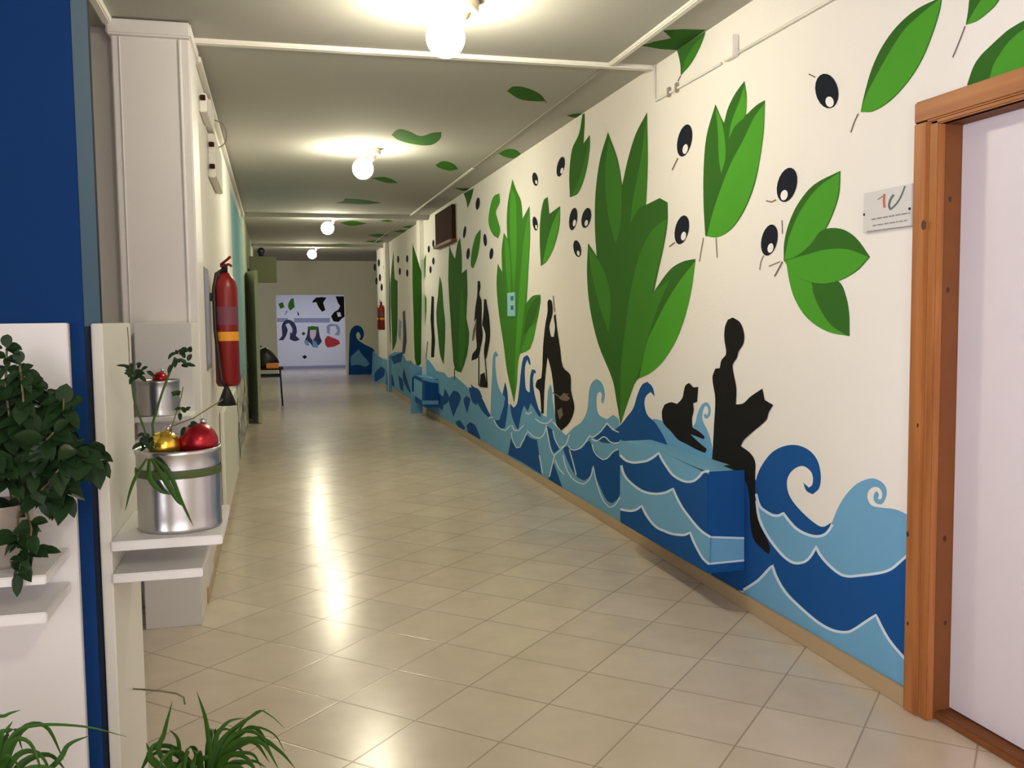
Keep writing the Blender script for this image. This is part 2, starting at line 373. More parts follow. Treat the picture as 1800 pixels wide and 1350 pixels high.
# left of and behind the wall box
paint(W, [(1149,736),(1165,740),(1185,750),(1210,760),(1222,744),(1226,728),(1232,714),(1238,708),(1244,708),(1249,716),(1249,728),(1244,736),(1239,735),(1237,729),(1240,727),(1243,730),(1245,724),(1244,716),(1240,713),(1236,722),(1235,738),(1243,755),(1250,775),(1256,815),(1262,850),(1120,800),(1130,760)], bl, 3, 60, 2)
paint(W, [(1138,671),(1129,676),(1121,693),(1113,718),(1102,733),(1091,747),(1078,757),(1067,746),(1058,758),(1044,770),(1060,778),(1090,780),(1120,790),(1180,800),(1171,776),(1164,762),(1151,742),(1138,729),(1133,709),(1136,696),(1144,689),(1151,697),(1147,680)], bd, 4, 60, 2)
# right of the wall box
paint(W, [(1300,845),(1325,838),(1333,850),(1334,907),(1350,943),(1373,973),(1400,990),(1417,987),(1435,963),(1450,983),(1477,1008),(1507,1010),(1547,1007),(1567,1000),(1606,966),(1604,1180),(1593,1162),(1573,1140),(1557,1115),(1540,1086),(1510,1103),(1490,1113),(1467,1110),(1433,1092),(1400,1062),(1370,1025),(1358,998),(1333,1022),(1307,1039),(1262,1030),(1240,990),(1250,860)], bd, 1)
paint(W, [(1307,1037),(1333,1020),(1358,995),(1370,1023),(1400,1060),(1433,1090),(1467,1108),(1490,1111),(1510,1100),(1540,1082),(1557,1113),(1573,1137),(1604,1172),(1604,1250),(1560,1222),(1307,1062)], bl, 1)
paint(W, [(1328,868),(1333,907),(1350,943),(1373,973),(1400,990),(1417,987),(1435,963),(1450,983),(1477,1008),(1507,1010),(1547,1007),(1567,1000),(1606,964),(1606,913),(1590,902),(1573,895),(1547,892),(1532,888),(1525,876),(1527,863),(1536,856),(1546,858),(1551,868),(1549,878),(1543,877),(1545,869),(1541,863),(1537,868),(1536,878),(1541,885),(1550,886),(1556,878),(1559,866),(1556,854),(1545,844),(1530,841),(1507,850),(1487,870),(1473,893),(1462,920),(1452,937),(1437,942),(1413,935),(1393,920),(1377,903),(1360,906),(1343,897)], bl, 3, 60, 0)
paint(W, [(1329,862),(1330,840),(1340,817),(1360,793),(1390,782),(1417,788),(1436,807),(1443,836),(1440,858),(1429,869),(1418,863),(1412,848),(1422,857),(1428,852),(1429,838),(1424,827),(1410,819),(1393,827),(1384,843),(1385,863),(1393,880),(1410,900),(1433,920),(1447,926),(1462,918),(1452,938),(1437,943),(1413,936),(1393,921),(1377,904),(1360,907),(1343,898),(1330,880)], bd, 4, 60, 3)
for P in ([(1329,868),(1336,890),(1348,900),(1360,906),(1370,906),(1377,902),(1386,914),(1400,929),(1418,939),(1437,943),(1452,938),(1464,922)],
          [(1330,880),(1335,912),(1350,943),(1373,973),(1390,987),(1402,990),(1417,986),(1427,975),(1435,961),(1441,974),(1456,992),(1477,1009),(1492,1013),(1507,1012),(1547,1007),(1567,1000),(1585,985),(1606,966)],
          [(1307,1037),(1333,1020),(1350,1002),(1358,994),(1364,1012),(1380,1040),(1400,1061),(1433,1090),(1455,1104),(1472,1110),(1490,1111),(1502,1106),(1520,1094),(1540,1081),(1548,1098),(1560,1120),(1575,1140),(1604,1172)]):
    stroke(W, P, bw, 4.6, 3)
for P in ([(859,735),(867,733)], [(868,738),(877,752),(888,757),(897,748)], [(899,747),(904,756),(911,757),(917,751),(921,747)], [(927,757),(939,768),(950,770),(957,762),(961,747)],
          [(924,725),(929,728),(935,724)], [(941,736),(952,743),(962,744),(971,736)], [(961,752),(968,789),(974,801),(984,792),(995,781),(1001,763)], [(972,757),(976,773),(984,788),(995,782)],
          [(999,784),(1005,790),(1011,791),(1020,787),(1030,776),(1036,766),(1042,768),(1048,765),(1058,756),(1067,743),(1073,750),(1080,756),(1088,760)],
          [(1040,771),(1047,775),(1053,773),(1060,768),(1065,769),(1072,776),(1080,779),(1092,777)], [(1041,781),(1044,792),(1050,801),(1060,808),(1068,805),(1077,795),(1086,789)],
          [(976,808),(983,824),(992,834)], [(990,800),(995,822),(1004,838),(1014,847),(1026,851),(1034,845),(1040,834),(1043,819),(1047,840),(1053,861),(1062,882),(1072,892),(1081,888),(1090,874)],
          [(899,760),(901,773),(908,787),(914,786),(920,773)], [(920,775),(924,765),(927,760)], [(948,800),(954,832)], [(975,800),(966,838)], [(1001,790),(1008,815),(1013,835)]):
    stroke(W, P, bw, 1.9, 3)

# --- foliage and olives
leaf([(1513,197),(1520,165),(1533,120),(1552,80),(1578,45),(1612,16),(1657,-6),(1652,22),(1638,66),(1620,108),(1596,145),(1565,178),(1535,196)], 3)
paint(W, [(1513,197),(1524,165),(1545,125),(1565,90),(1590,52),(1620,24),(1655,-4),(1650,22),(1636,66),(1618,108),(1594,145),(1563,177),(1535,195)], gl, 3)
stroke(W, [(1509,200),(1502,215),(1496,233)], 'stem', 2.4)
leaf([(1698,44),(1702,20),(1706,-12),(1722,-60),(1752,-105),(1790,-140),(1785,-80),(1765,-15),(1752,8),(1738,22),(1718,37)], 3)
paint(W, [(1699,43),(1712,20),(1730,-10),(1755,-70),(1788,-136),(1783,-80),(1762,-14),(1750,8),(1736,22),(1718,36)], gl, 3); stroke(W, [(1697,46),(1684,80),(1675,101)], 'stem', 2.4)
leaf([(1700,150),(1712,116),(1724,98),(1740,82),(1757,66),(1775,51),(1805,34),(1860,10),(1930,-10),(1925,50),(1900,100),(1850,135),(1760,145)], 3)
paint(W, [(1738,150),(1745,118),(1758,95),(1775,72),(1805,48),(1860,22),(1926,-6),(1923,50),(1898,100),(1850,134),(1780,142)], gl, 2)
leaf([(1240,415),(1237,360),(1237,300),(1242,240),(1258,183),(1266,202),(1273,216),(1280,190),(1293,164),(1309,142),(1313,170),(1312,202),(1330,185),(1345,176),(1343,230),(1336,282),(1326,328),(1308,372),(1286,403),(1262,417)], 3)
paint(W, [(1258,190),(1262,230),(1264,280),(1268,305),(1275,280),(1275,250),(1268,210)], gl, 3)
paint(W, [(1309,150),(1300,178),(1286,215),(1281,245),(1292,222),(1312,200)], gl, 3)
paint(W, [(1344,182),(1326,206),(1306,248),(1286,285),(1268,330),(1253,375),(1243,415),(1262,417),(1284,403),(1306,372),(1324,328),(1335,282),(1342,230)], gl, 3)
stroke(W, [(1237,418),(1233,440),(1230,460)], 'stem', 1.8); stroke(W, [(1259,418),(1261,453)], 'stem', 1.8)
leaf([(1383,463),(1388,495),(1398,527),(1420,560),(1455,583),(1494,591),(1493,550),(1486,515),(1475,495),(1440,480)], 3)
paint(W, [(1383,465),(1388,495),(1398,527),(1420,560),(1455,583),(1490,590),(1462,572),(1443,545),(1430,515),(1427,498),(1410,480)], gl, 3)
leaf([(1378,458),(1379,425),(1388,390),(1405,355),(1432,324),(1478,300),(1475,345),(1458,392),(1440,420),(1420,445),(1395,456)], 3)
paint(W, [(1379,457),(1388,415),(1408,370),(1438,330),(1476,303),(1473,345),(1456,392),(1438,420),(1418,444),(1395,456)], gl, 3)
leaf([(1378,458),(1400,450),(1425,430),(1445,405),(1478,402),(1505,418),(1530,452),(1505,478),(1465,497),(1425,497),(1395,480)], 2)
paint(W, [(1379,459),(1420,447),(1450,439),(1490,438),(1527,452),(1503,477),(1465,496),(1425,496),(1395,480)], gl, 3)
stroke(W, [(1376,460),(1362,486)], 'stem', 3, 1); stroke(W, [(1372,460),(1352,468)], 'stem', 1.8, 1)
leaf([(1241,52),(1239,62),(1230,85),(1215,112),(1197,133),(1196,112),(1190,86),(1215,68)], 2)
paint(W, [(1238,62),(1229,85),(1214,112),(1199,131),(1204,108),(1220,80)], gm, 2); stroke(W, [(1197,133),(1192,143)], 'stem', 2, 1)
# tall plant
leaf([(1034,427),(1032,480),(1037,540),(1052,605),(1077,668),(1084,705),(1091,747),(1103,710),(1120,668),(1145,655),(1170,630),(1195,585),(1214,520),(1223,455),(1200,460),(1178,474),(1150,512),(1158,475),(1168,430),(1174,390),(1174,356),(1160,348),(1136,360),(1139,290),(1138,197),(1118,235),(1104,280),(1094,325),(1086,280),(1069,232),(1055,280),(1047,340),(1046,400),(1049,450)], 3)
paint(W, [(1137,205),(1131,250),(1123,300),(1113,350),(1108,395),(1122,368),(1136,358),(1138,290)], gm, 3)
paint(W, [(1070,245),(1064,300),(1068,370),(1082,430),(1090,400),(1093,330),(1084,280)], gm, 3)
paint(W, [(1091,745),(1091,655),(1098,590),(1109,510),(1124,450),(1146,405),(1172,385),(1166,430),(1155,475),(1147,515),(1160,505),(1178,490),(1155,545),(1140,590),(1128,640),(1118,668),(1103,710)], gm, 3)
paint(W, [(1223,458),(1198,490),(1175,525),(1152,570),(1138,600),(1124,665),(1145,655),(1170,630),(1195,585),(1214,520)], gl, 3)
paint(W, [(1035,435),(1040,480),(1052,530),(1070,585),(1074,540),(1070,500),(1055,462)], gm, 3)
leaf([(1024,201),(1018,235),(1006,262),(1001,305),(1002,347),(1016,340),(1029,308),(1037,262),(1037,237),(1026,252),(1028,215),(1028,199)], 1.5)
paint(W, [(1036,243),(1030,275),(1018,315),(1006,343),(1018,337),(1029,306),(1036,262)], gm, 2)
leaf([(951,468),(949,425),(950,385),(956,352),(963,346),(966,376),(985,362),(984,395),(975,432),(962,459)], 1.5)
paint(W, [(984,366),(972,392),(962,425),(954,464),(963,457),(974,432),(983,395)], gl, 2)
paint(W, [(878,340),(868,345),(861,368),(859,393),(867,413),(876,419),(880,406),(875,386),(872,372),(879,356)], gl, 3, 70, 1.2)
paint(W, [(845,403),(836,415),(829,445),(828,468),(832,472),(840,450),(845,418)], gm, 3, 50, 1.2)
paint(W, [(904,708),(892,656),(885,603),(877,550),(873,500),(875,463),(883,478),(882,440),(886,409),(892,420),(891,389),(893,355),(901,315),(908,335),(916,353),(919,384),(931,362),(932,419),(929,478),(926,532),(937,520),(950,518),(951,528),(944,567),(932,613),(914,623),(909,671)], gm, 3, 60, 1.6)
paint(W, [(899,330),(896,380),(898,440),(903,520),(908,450),(908,390),(906,345)], gl, 3)
paint(W, [(930,375),(921,420),(914,500),(907,600),(904,700),(908,668),(913,622),(920,560),(928,480),(931,419)], gl, 3)
paint(W, [(887,415),(889,470),(896,540),(898,480),(893,425)], gl, 3)
paint(W, [(948,520),(936,530),(925,560),(921,590),(932,575),(942,555),(949,530)], gd, 3)
paint(W, [(944,567),(932,575),(922,600),(915,622),(932,613)], gl, 2)
leaf([(833,331),(829,348),(822,366),(819,350),(815,340),(824,335)], 0)
paint(W, [(790,431),(795,445),(800,455),(804,430),(809,418),(812,450),(812,480),(821,473),(822,520),(820,560),(825,585),(821,625),(811,655),(800,650),(796,620),(792,560),(788,490)], gd, 2, 60, 1.2); paint(W, [(811,500),(808,560),(806,640),(812,650),(818,600),(816,540)], gm, 2)
stroke(W, [(799,648),(799,668)], 'gd', 1.6, 1)
paint(W, [(773,485),(777,500),(780,540),(783,570),(782,610),(780,641),(774,625),(770,590),(767,550),(770,520)], gd, 2)
paint(W, [(749,446),(743,462),(737,470),(735,560),(735,640),(742,620),(748,570),(750,525),(744,510),(748,484)], gm, 2)
paint(W, [(692,440),(694,490),(699,494),(699,560),(697,600),(690,618),(688,560),(686,500)], gd, 2)
olive(W, 1454,160,20,31,-12,(1459,179),[(1422,130),(1434,136)])
olive(W, 1204,247,12.5,29,12,(1205,262),[(1192,278),(1187,288),(1182,299)])
olive(W, 1384,325,17,31,14,(1379,343),[(1365,351),(1357,355),(1347,353)])
olive(W, 1199,404,12,26,12,(1202,415),[(1187,426),(1177,434)])
olive(W, 1353,422,14,28,12,(1355,436)); stroke(W, [(1375,387),(1376,411)], 'stem', 1.5, 1); stroke(W, [(1343,449),(1338,460),(1336,474)], 'stem', 1.5, 1)
olive(W, 986,293,6.5,18,12,(988,300)); olive(W, 941,315,5,12,-8,(943,320)); olive(W, 941,393,4.3,12.5,-8,(943,399))
olive(W, 1008,385,7,20,8,(1010,392)); olive(W, 1031,383,8,18,12,(1031,392)); olive(W, 1015,437,6.5,15,-10,(1017,445))
olive(W, 840,358,3.6,11,6); olive(W, 853,422,3,11,-4); olive(W, 864,446,3.3,10,6); olive(W, 823,446,3,10,6); olive(W, 817,408,2.4,11,8)
for (a, b) in ((700,456),(716,455),(703,477),(716,480),(754,438),(762,459),(757,474),(762,428),(666,462),(676,470),(668,488),(659,470),(671,505),(662,494)): olive(W, a, b, 2, 6.5)
for P in ([(748,640),(752,600)],[(712,585),(713,610)]): stroke(W, P, 'stem', 1.5, 1)
# --- black silhouettes
paint(W, [(840,494),(844,494),(845,505),(843,517),(847,530),(847,570),(849,590),(845,612),(841,628),(829,634),(831,622),(838,612),(837,590),(838,560),(834,566),(836,540),(839,520)], ink, 3, 70)
paint(W, [(851,526),(855,526),(857,540),(860,555),(862,590),(859,612),(855,630),(852,632),(851,615),(854,590),(850,575),(848,572),(850,550)], ink, 3, 70)
stroke(W, [(842,627),(842,678)], ink, 1.8, 1); stroke(W, [(853,630),(857,678)], ink, 1.8, 1); paint(W, [(845,658),(852,655),(858,682),(843,680)], ink, 1)
paint(W, [(838,560),(832,580),(830,600),(833,598),(838,575)], 'stem', 1)
paint(W, [(966,526),(970,529),(972,548),(969,562),(966,575),(969,592),(974,592),(976,575),(974,556),(977,552),(980,580),(985,612),(990,645),(1003,659),(1004,686),(1010,713),(1008,728),(1000,745),(987,757),(978,745),(975,700),(970,655),(963,627),(960,650),(957,690),(956,727),(952,727),(950,695),(948,686),(942,680),(945,668),(952,664),(955,610),(959,570),(963,548),(963,530)], ink, 3, 75)
paint(W, [(983,700),(992,690),(1003,700),(997,705),(989,704)], 'stem', 1); paint(W, [(980,722),(988,716),(990,730),(984,738)], 'stem', 1); stroke(W, [(972,690),(985,698),(1000,692)], 'stem', 2.2)
stroke(W, [(973,520),(974,535),(976,548)], 'stem', 1.6)
paint(W, [(1212,673),(1206,677),(1203,686),(1200,700),(1191,710),(1180,707),(1169,711),(1164,724),(1167,744),(1180,758),(1193,773),(1207,780),(1225,790),(1240,796),(1243,789),(1232,780),(1220,769),(1214,763),(1228,768),(1238,772),(1239,767),(1229,758),(1218,752),(1217,735),(1220,722),(1219,709),(1226,706),(1228,680),(1220,681)], ink, 3, 45)
paint(W, [(1289,558),(1280,562),(1275,575),(1274,596),(1277,622),(1269,633),(1266,647),(1258,648),(1253,664),(1258,700),(1256,744),(1253,800),(1252,812),(1287,822),(1307,837),(1317,867),(1320,923),(1327,950),(1342,966),(1352,974),(1354,963),(1346,942),(1335,920),(1329,890),(1328,840),(1328,812),(1320,797),(1303,784),(1308,774),(1323,760),(1348,738),(1352,725),(1360,712),(1345,703),(1341,683),(1320,697),(1307,709),(1294,711),(1295,683),(1289,650),(1289,640),(1296,629),(1299,618),(1307,605),(1309,592),(1306,576),(1300,565)], ink, 4, 45)
paint(W, [(759,520),(763,522),(763,570),(765,600),(763,628),(758,628),(759,590),(757,560)], ink, 1)
paint(W, [(708,548),(712,545),(714,575),(715,600),(712,622),(707,622),(709,590)], 'navyp', 1); paint(W, [(701,560),(706,565),(704,600),(700,590)], 'lilac', 1)
struct('wall_right', WR)

# wall piers further down the right wall, leaves wrap round them
def pier(name, y0, y1, x, polys):
    b = MB(); b.box(x, XR, y0, y1, 0, HC, 'wall'); Wp = Wall(b, 1, y0, -1)
    for P, m_ in polys: paint(Wp, P, m_, 2)
    b.face([(x-.0005, y0, 0), (x-.0005, y1, 0), (x-.0005, y1, .58), (x-.0005, y0, .62)], 'bl'); b.face([(x-.0008, y0+.06, .1), (x-.0008, y1-.04, .14), (x-.0008, y1-.08, .36), (x-.0008, y0+.1, .4)], 'bd')
    return struct(name, b)
pier('wall_right_pier_1', 13.2, 13.5, XR-0.06, [([(725,428),(731,446),(738,470),(741,480),(741,560),(740,640),(733,645),(729,630),(727,560),(725,500)], 'gd'), ([(722,644),(730,640),(742,646),(742,730),(722,730)], 'bl'), ([(724,664),(730,660),(740,668),(740,690),(724,688)], 'bd')])
pier('wall_right_pier_2', 17.3, 17.6, XR-0.07, [([(684,430),(688,440),(691,480),(691,560),(690,618),(686,600),(684,540)], 'gd'), ([(683,625),(693,620),(693,705),(683,705)], 'bl')])

# left wall with pillar end, teal stretch and spotted dado
WL = MB(); WL.box(-0.60, XL, 4.72, 19.5, 0, HC, 'wall')
Wl = Wall(WL, 0, XL, 1)
def wl(P, m_):                   # P in (Y, Z)
    Wl.k += 1; WL.face([(XL+0.0006+0.00012*Wl.k, y, z) for y, z in P], m_)
wl([(9.1,0.72),(12.0,0.72),(12.0,2.6),(9.1,2.6)], 'teal'); wl([(12.0,0),(19.5,0),(19.5,HC),(12.0,HC)], 'grn')
rr = random.Random(3)
for _ in range(150):
    y = rr.uniform(8.1, 13.5); z = rr.uniform(0.05, 0.78); a = rr.uniform(0.03, 0.09); b_ = rr.uniform(0.03, 0.08)
    wl([(y+a*math.cos(t*PI/3)*rr.uniform(.6, 1.2), z+b_*math.sin(t*PI/3)*rr.uniform(.6, 1.2)) for t in range(6)], rr.choice(['blot', 'blot', 'ink', 'grn']))
struct('wall_left', WL)
# end face of the wall: white pillar with a cap
PB = MB(); PB.bbox(-0.69, -0.345, 4.70, 5.1, 0, HC, 'pillar', 0.006)
PB.bbox(-0.705, -0.335, 4.66, 5.15, HC-0.078, HC-0.008, 'pillar', 0.008)
PB.box(-0.655, -0.652, 4.697, 4.70, 0.0, HC-0.08, 'white'); PB.bbox(-0.395, -0.385, 4.695, 4.71, 0.0, HC-0.08, 'white', 0.002)
struct('wall_left_pillar', PB)
WN = MB(); WN.box(-3.0, -0.69, 4.85, 4.98, 0, HC, 'wall'); WN.box(-3.1, -3.0, YB, 4.98, 0, HC, 'wall'); struct('wall_left_hall', WN)
sk = MB(); sk.bbox(XL, XL+0.012, 4.72, 8.4, 0, 0.075, 'beige', 0.003); sk.bbox(XL-0.07, XL+0.012, 4.66, 4.72, 0, 0.075, 'beige', 0.003); struct('baseboard_left', sk)
sk = MB(); sk.bbox(XR-0.012, XR, 2.71, 19.3, 0, 0.07, 'beige', 0.003); struct('baseboard_right', sk)
# low white ledge at the foot of the left wall
lg = MB(); lg.bbox(XL+0.004, XL+0.03, 6.2, 8.35, 0.076, 0.79, 'cream', 0.006); tag(lg.build('radiator_panel'), 'low white panel casing against the left wall below the large extinguisher', 'panel')
# back wall
BW = MB(); BW.box(-3.1, XR+0.16, YB-0.1, YB, 0, HC, 'wall'); struct('wall_back', BW)

# end wall with its passage, wave painted at right
EW = MB(); OX0, OX1, OZ = 0.075, 1.70, 1.955
EW.box(-3, OX0, YE, YE+0.2, 0, HC, 'endwall'); EW.box(OX1, XR+3, YE, YE+0.2, 0, HC, 'endwall'); EW.box(OX0, OX1, YE, YE+0.2, OZ, HC, 'endwall')
We = Wall(EW, 1, YE, -1)
paint(We, [(613,656),(613,640),(614,604),(616,581),(626,572),(636,576),(640,588),(636,598),(631,597),(634,591),(630,583),(626,588),(629,597),(642,606),(658,616),(658,665),(613,662)], bd, 3, 70)
paint(We, [(617,643),(617,627),(622,622),(630,614),(637,624),(643,630),(650,640),(642,645),(630,641)], bl, 3)
struct('wall_end', EW)
ec = MB(); ec.box(XR, XR+3, 19.3, 19.4, 0, HC, 'wall'); ec.box(-3, -0.6, 19.3, 19.5, 0, HC, 'wall'); struct('wall_corner', ec)
FWb = MB(); FWb.box(-3, XR+3, 26.2, 26.3, 0, HC, 'far'); Wf = Wall(FWb, 1, 26.2, -1)
FWb.face([(-3, 26.19, 0.0), (XR+3, 26.19, 0.0), (XR+3, 26.19, 0.08), (-3, 26.19, 0.08)], 'lilac')
for P, m_ in (
  ([(487,566),(506,566),(506,559),(487,559)], 'lilac'), ([(517,567),(580,567),(580,559),(517,559)], 'lilac'),
  ([(590,521),(607,521),(607,556),(601,560),(595,566),(586,565),(582,556),(588,548),(594,545),(598,538),(594,532)], 'ink'), ([(592,549),(598,549),(600,556),(594,557)], 'far'),
  ([(548,532),(556,523),(574,523),(568,532),(572,545),(566,548),(560,540),(556,531)], 'ink'), ([(511,526),(516,524),(518,540),(510,546),(506,538)], 'gm'), ([(489,534),(497,531),(500,540),(493,543)], 'gm'),
  ([(522,546),(526,552),(524,556)], 'ink'), ([(500,556),(506,548),(503,546)], 'lilac'),
  ([(489,598),(496,590),(495,574),(500,564),(508,562),(518,568),(522,582),(520,590),(527,597),(518,600),(509,596),(510,584),(506,580),(503,590),(498,598)], 'navyp'), ([(502,570),(508,568),(514,578),(513,586),(506,580)], 'far'),
  ([(536,598),(540,588),(541,576),(549,573),(560,576),(562,590),(566,600),(560,607),(550,610),(545,603)], 'navyp'), ([(545,580),(556,580),(555,590),(550,599),(545,592)], 'skin'), ([(541,574),(560,574),(558,580),(542,580)], 'gm'), ([(534,600),(540,597),(544,608),(538,607)], 'bl'), ([(549,598),(555,600),(560,611),(550,611)], 'bl'),
  ([(575,586),(574,574),(580,569),(594,571),(598,580),(596,590)], 'lilac'), ([(580,574),(590,573),(593,583),(586,590),(580,586)], 'far'), ([(572,606),(571,597),(576,590),(586,594),(595,598),(598,604),(588,609),(576,611)], 'redc'),
  ([(530,586),(534,583),(537,587),(533,590)], 'navyp'), ([(531,627),(536,624),(540,628),(535,631)], 'ink')):
    paint(Wf, P, m_, 2)
struct('wall_far_room', FWb)
fs = MB(); fs.box(-3.1, -3.0, YE, 26.3, 0, HC, 'far'); fs.box(XR+3, XR+3.1, 19.3, 26.3, 0, HC, 'far'); struct('wall_far_sides', fs)

# door in the right wall
dm = MB()
dm.bbox(XR-0.022, XR+0.001, 2.645, 2.712, 0, 2.005, 'wood', 0.006); dm.bbox(XR-0.022, XR+0.001, 1.67, 2.712, 2.0, 2.073, 'woodh', 0.006); dm.bbox(XR-0.022, XR+0.001, 1.67, 1.737, 0, 2.005, 'wood', 0.006)
dm.bbox(XR-0.012, XR+0.02, 2.604, 2.646, 0, 2.0, 'wood', 0.004); dm.bbox(XR-0.012, XR+0.02, 1.742, 2.640, 1.985, 2.003, 'woodh', 0.004)
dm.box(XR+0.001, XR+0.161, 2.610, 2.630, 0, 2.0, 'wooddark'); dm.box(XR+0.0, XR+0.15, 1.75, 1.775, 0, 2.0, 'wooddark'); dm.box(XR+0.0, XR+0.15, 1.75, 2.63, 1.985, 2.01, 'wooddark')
def knot(y, z, x=XR-0.0225, r=.008):
    dm.face([(x, y+r*math.cos(t*PI/5)*.8, z+r*math.sin(t*PI/5)*1.3) for t in range(10)], 'knot')
knot(2.652, 1.665, r=.013); knot(2.69, 0.31, r=.006); knot(2.70, 0.62); knot(2.66, 1.0, r=.006)
def knot2(x, z, r=.008): dm.face([(x+r*math.cos(t*PI/5)*.8, 2.6095, z+r*math.sin(t*PI/5)*1.2) for t in range(10)], 'knot')
knot2(2.15, 1.745); knot2(2.15, 1.45); knot2(2.16, 0.62, .009); knot2(2.17, .33, .007)
dfr = struct('door_1', dm)
dl = MB(); dl.bbox(XR+0.085, XR+0.125, 1.775, 2.61, 0.035, 1.985, 'doorwhite', 0.002); dl.build('door_leaf', dfr)
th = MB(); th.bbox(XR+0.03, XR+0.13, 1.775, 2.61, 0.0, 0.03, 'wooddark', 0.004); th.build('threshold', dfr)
# half open door further down on the left
d2 = MB(); d2.v = []; 
def obox(mb, a, b, th_, z0, z1, mt):
    a = Vector(a); b = Vector(b); n = Vector((-(b-a).y, (b-a).x)).normalized()*th_/2
    q = [a+n, b+n, b-n, a-n]; vs = [(p.x, p.y, z0) for p in q]+[(p.x, p.y, z1) for p in q]
    mb.mesh(vs, [(3, 2, 1, 0), (4, 5, 6, 7), (0, 1, 5, 4), (1, 2, 6, 5), (2, 3, 7, 6), (3, 0, 4, 7)], mt)
obox(d2, (XL+0.02, 13.3), (-0.205, 12.68), 0.045, 0.01, 2.02, 'doorgrn')
dd = struct('door_2', d2); dh = MB(); dh.tube([(-0.205, 12.75, 1.02), (-0.165, 12.76, 1.02), (-0.165, 12.86, 1.02)], 0.01, 'darkmetal'); dh.build('door_handle', dd)

# ================================================================== THINGS
# painted casings on the right wall
def casing(y0, y1, z0, z1, x, name, label, art):
    o = MB(); o.bbox(x, XR-0.0005, y0, y1, z0, z1, 'bd', 0.004)
    Wf_ = Wall(o, 0, x, -1); We_ = Wall(o, 1, y0, -1); Wt_ = Wall(o, 2, z1, 1)
    art(Wf_, We_, Wt_); return tag(o.build(name), label, 'casing', 'painted casings on the mural wall')
def art1(F, E_, T):
    T.k = 3; T.mb.face([(1.92, 3.875, .656), (2.106, 3.875, .656), (2.106, 4.985, .656), (1.92, 4.985, .656)], 'bl')
    T.mb.face([(2.05, 3.872, .657), (2.106, 3.872, .657), (2.106, 4.02, .657), (2.06, 4.0, .657)], 'ink')
    paint(F, [(1089,773),(1165,795),(1247,834),(1245,826),(1240,829),(1227,840),(1210,847),(1190,840),(1173,822),(1158,797),(1137,810),(1113,812),(1093,803),(1088,800)], bl, 1)
    paint(F, [(1090,822),(1093,823),(1107,847),(1127,862),(1157,868),(1183,860),(1200,893),(1223,923),(1248,945),(1247,992),(1243,992),(1227,967),(1213,937),(1193,940),(1167,933),(1147,920),(1128,890),(1107,898),(1090,895)], bl, 1)
    for P in ([(1090,800),(1100,809),(1113,813),(1126,812),(1137,810),(1148,804),(1158,796),(1164,808),(1173,822),(1181,833),(1190,840),(1200,845),(1210,847),(1220,845),(1229,838),(1236,830),(1247,828)],
              [(1092,818),(1097,834),(1107,847),(1127,862),(1142,867),(1157,868),(1172,865),(1183,859),(1190,875),(1200,893),(1211,908),(1223,923),(1235,935),(1249,944)],
              [(1090,895),(1107,898),(1118,896),(1128,889),(1136,905),(1147,920),(1156,928),(1167,933),(1180,938),(1193,940),(1204,940),(1213,936),(1219,951),(1227,967),(1236,982),(1247,992)]):
        stroke(F, P, bw, 4.0, 3)
    paint(E_, [(1247,943),(1308,945),(1308,984),(1247,991)], bl, 1); stroke(E_, [(1247,944),(1308,946)], bw, 3.5, 1); stroke(E_, [(1247,991),(1308,985)], bw, 3.5, 1)
casing(3.87, 4.99, .18, .655, 1.915, 'wall_casing', 'dark blue wall casing painted with waves under the seated reading silhouette', art1)
def art2(F, E_, T):
    T.mb.face([(1.93, 12.21, .561), (2.1, 12.21, .561), (2.1, 13.09, .561), (1.93, 13.09, .561)], 'bl')
    paint(F, [(726,664),(742,672),(742,704),(726,694)], bl, 1); paint(E_, [(742,663),(772,668),(772,674),(758,672),(742,668)], bl, 1); paint(E_, [(742,704),(772,704),(772,711),(742,711)], bl, 1)
casing(12.2, 13.1, .18, .56, 1.925, 'wall_casing', 'smaller distant blue painted casing low on the mural wall', art2)

# name plate beside the door
pe = empty('name_plate', (XR, 2.855, 1.74), 'pale plastic name plate with a W emblem left of the pine door frame', 'sign')
p_ = MB(); px_ = XR-0.012; p_.bbox(px_, XR-0.0005, 2.725, 2.992, 1.668, 1.812, 'plaque', 0.002); plate = p_.build('plate', pe)
em = MB(); We_ = Wall(em, 0, px_, -1)
stroke(We_, [(1543,351),(1549,347),(1555,342)], 'grey', 2.2); stroke(We_, [(1555,341),(1554,352),(1555,365)], 'redp', 4.2); stroke(We_, [(1571,342),(1565,352),(1563,362),(1566,369)], 'tealp', 4); stroke(We_, [(1591,327),(1585,343),(1577,357),(1566,368)], 'tealp', 3.2)
em.build('emblem', pe)
ln = MB(); Wn_ = Wall(ln, 0, px_, -1); rr = random.Random(5)
for (x0, y0, x1, y1, wd) in ((1532,386,1600,374,2.6), (1534,397,1596,387,2.2)):
    x = x0
    while x < x1:
        l = rr.uniform(3, 11); xe = min(x+l, x1); f = lambda q: y0+(y1-y0)*(q-x0)/(x1-x0)
        stroke(Wn_, [(x, f(x)), (xe, f(xe))], 'grey', wd, 1); x = xe+1.4
stroke(Wn_, [(1524,407),(1611,396)], 'grey', 1.6, 1); ln.build('lettering', pe)
for (y, z) in ((2.985, 1.735), (2.735, 1.728)):
    sc = MB(); sc.lathe([(0, .004), (.004, .003), (.005, 0)], (px_, y, z), 'darkmetal', 10, axis=(-1, 0, 0)); sc.build('screw', pe)

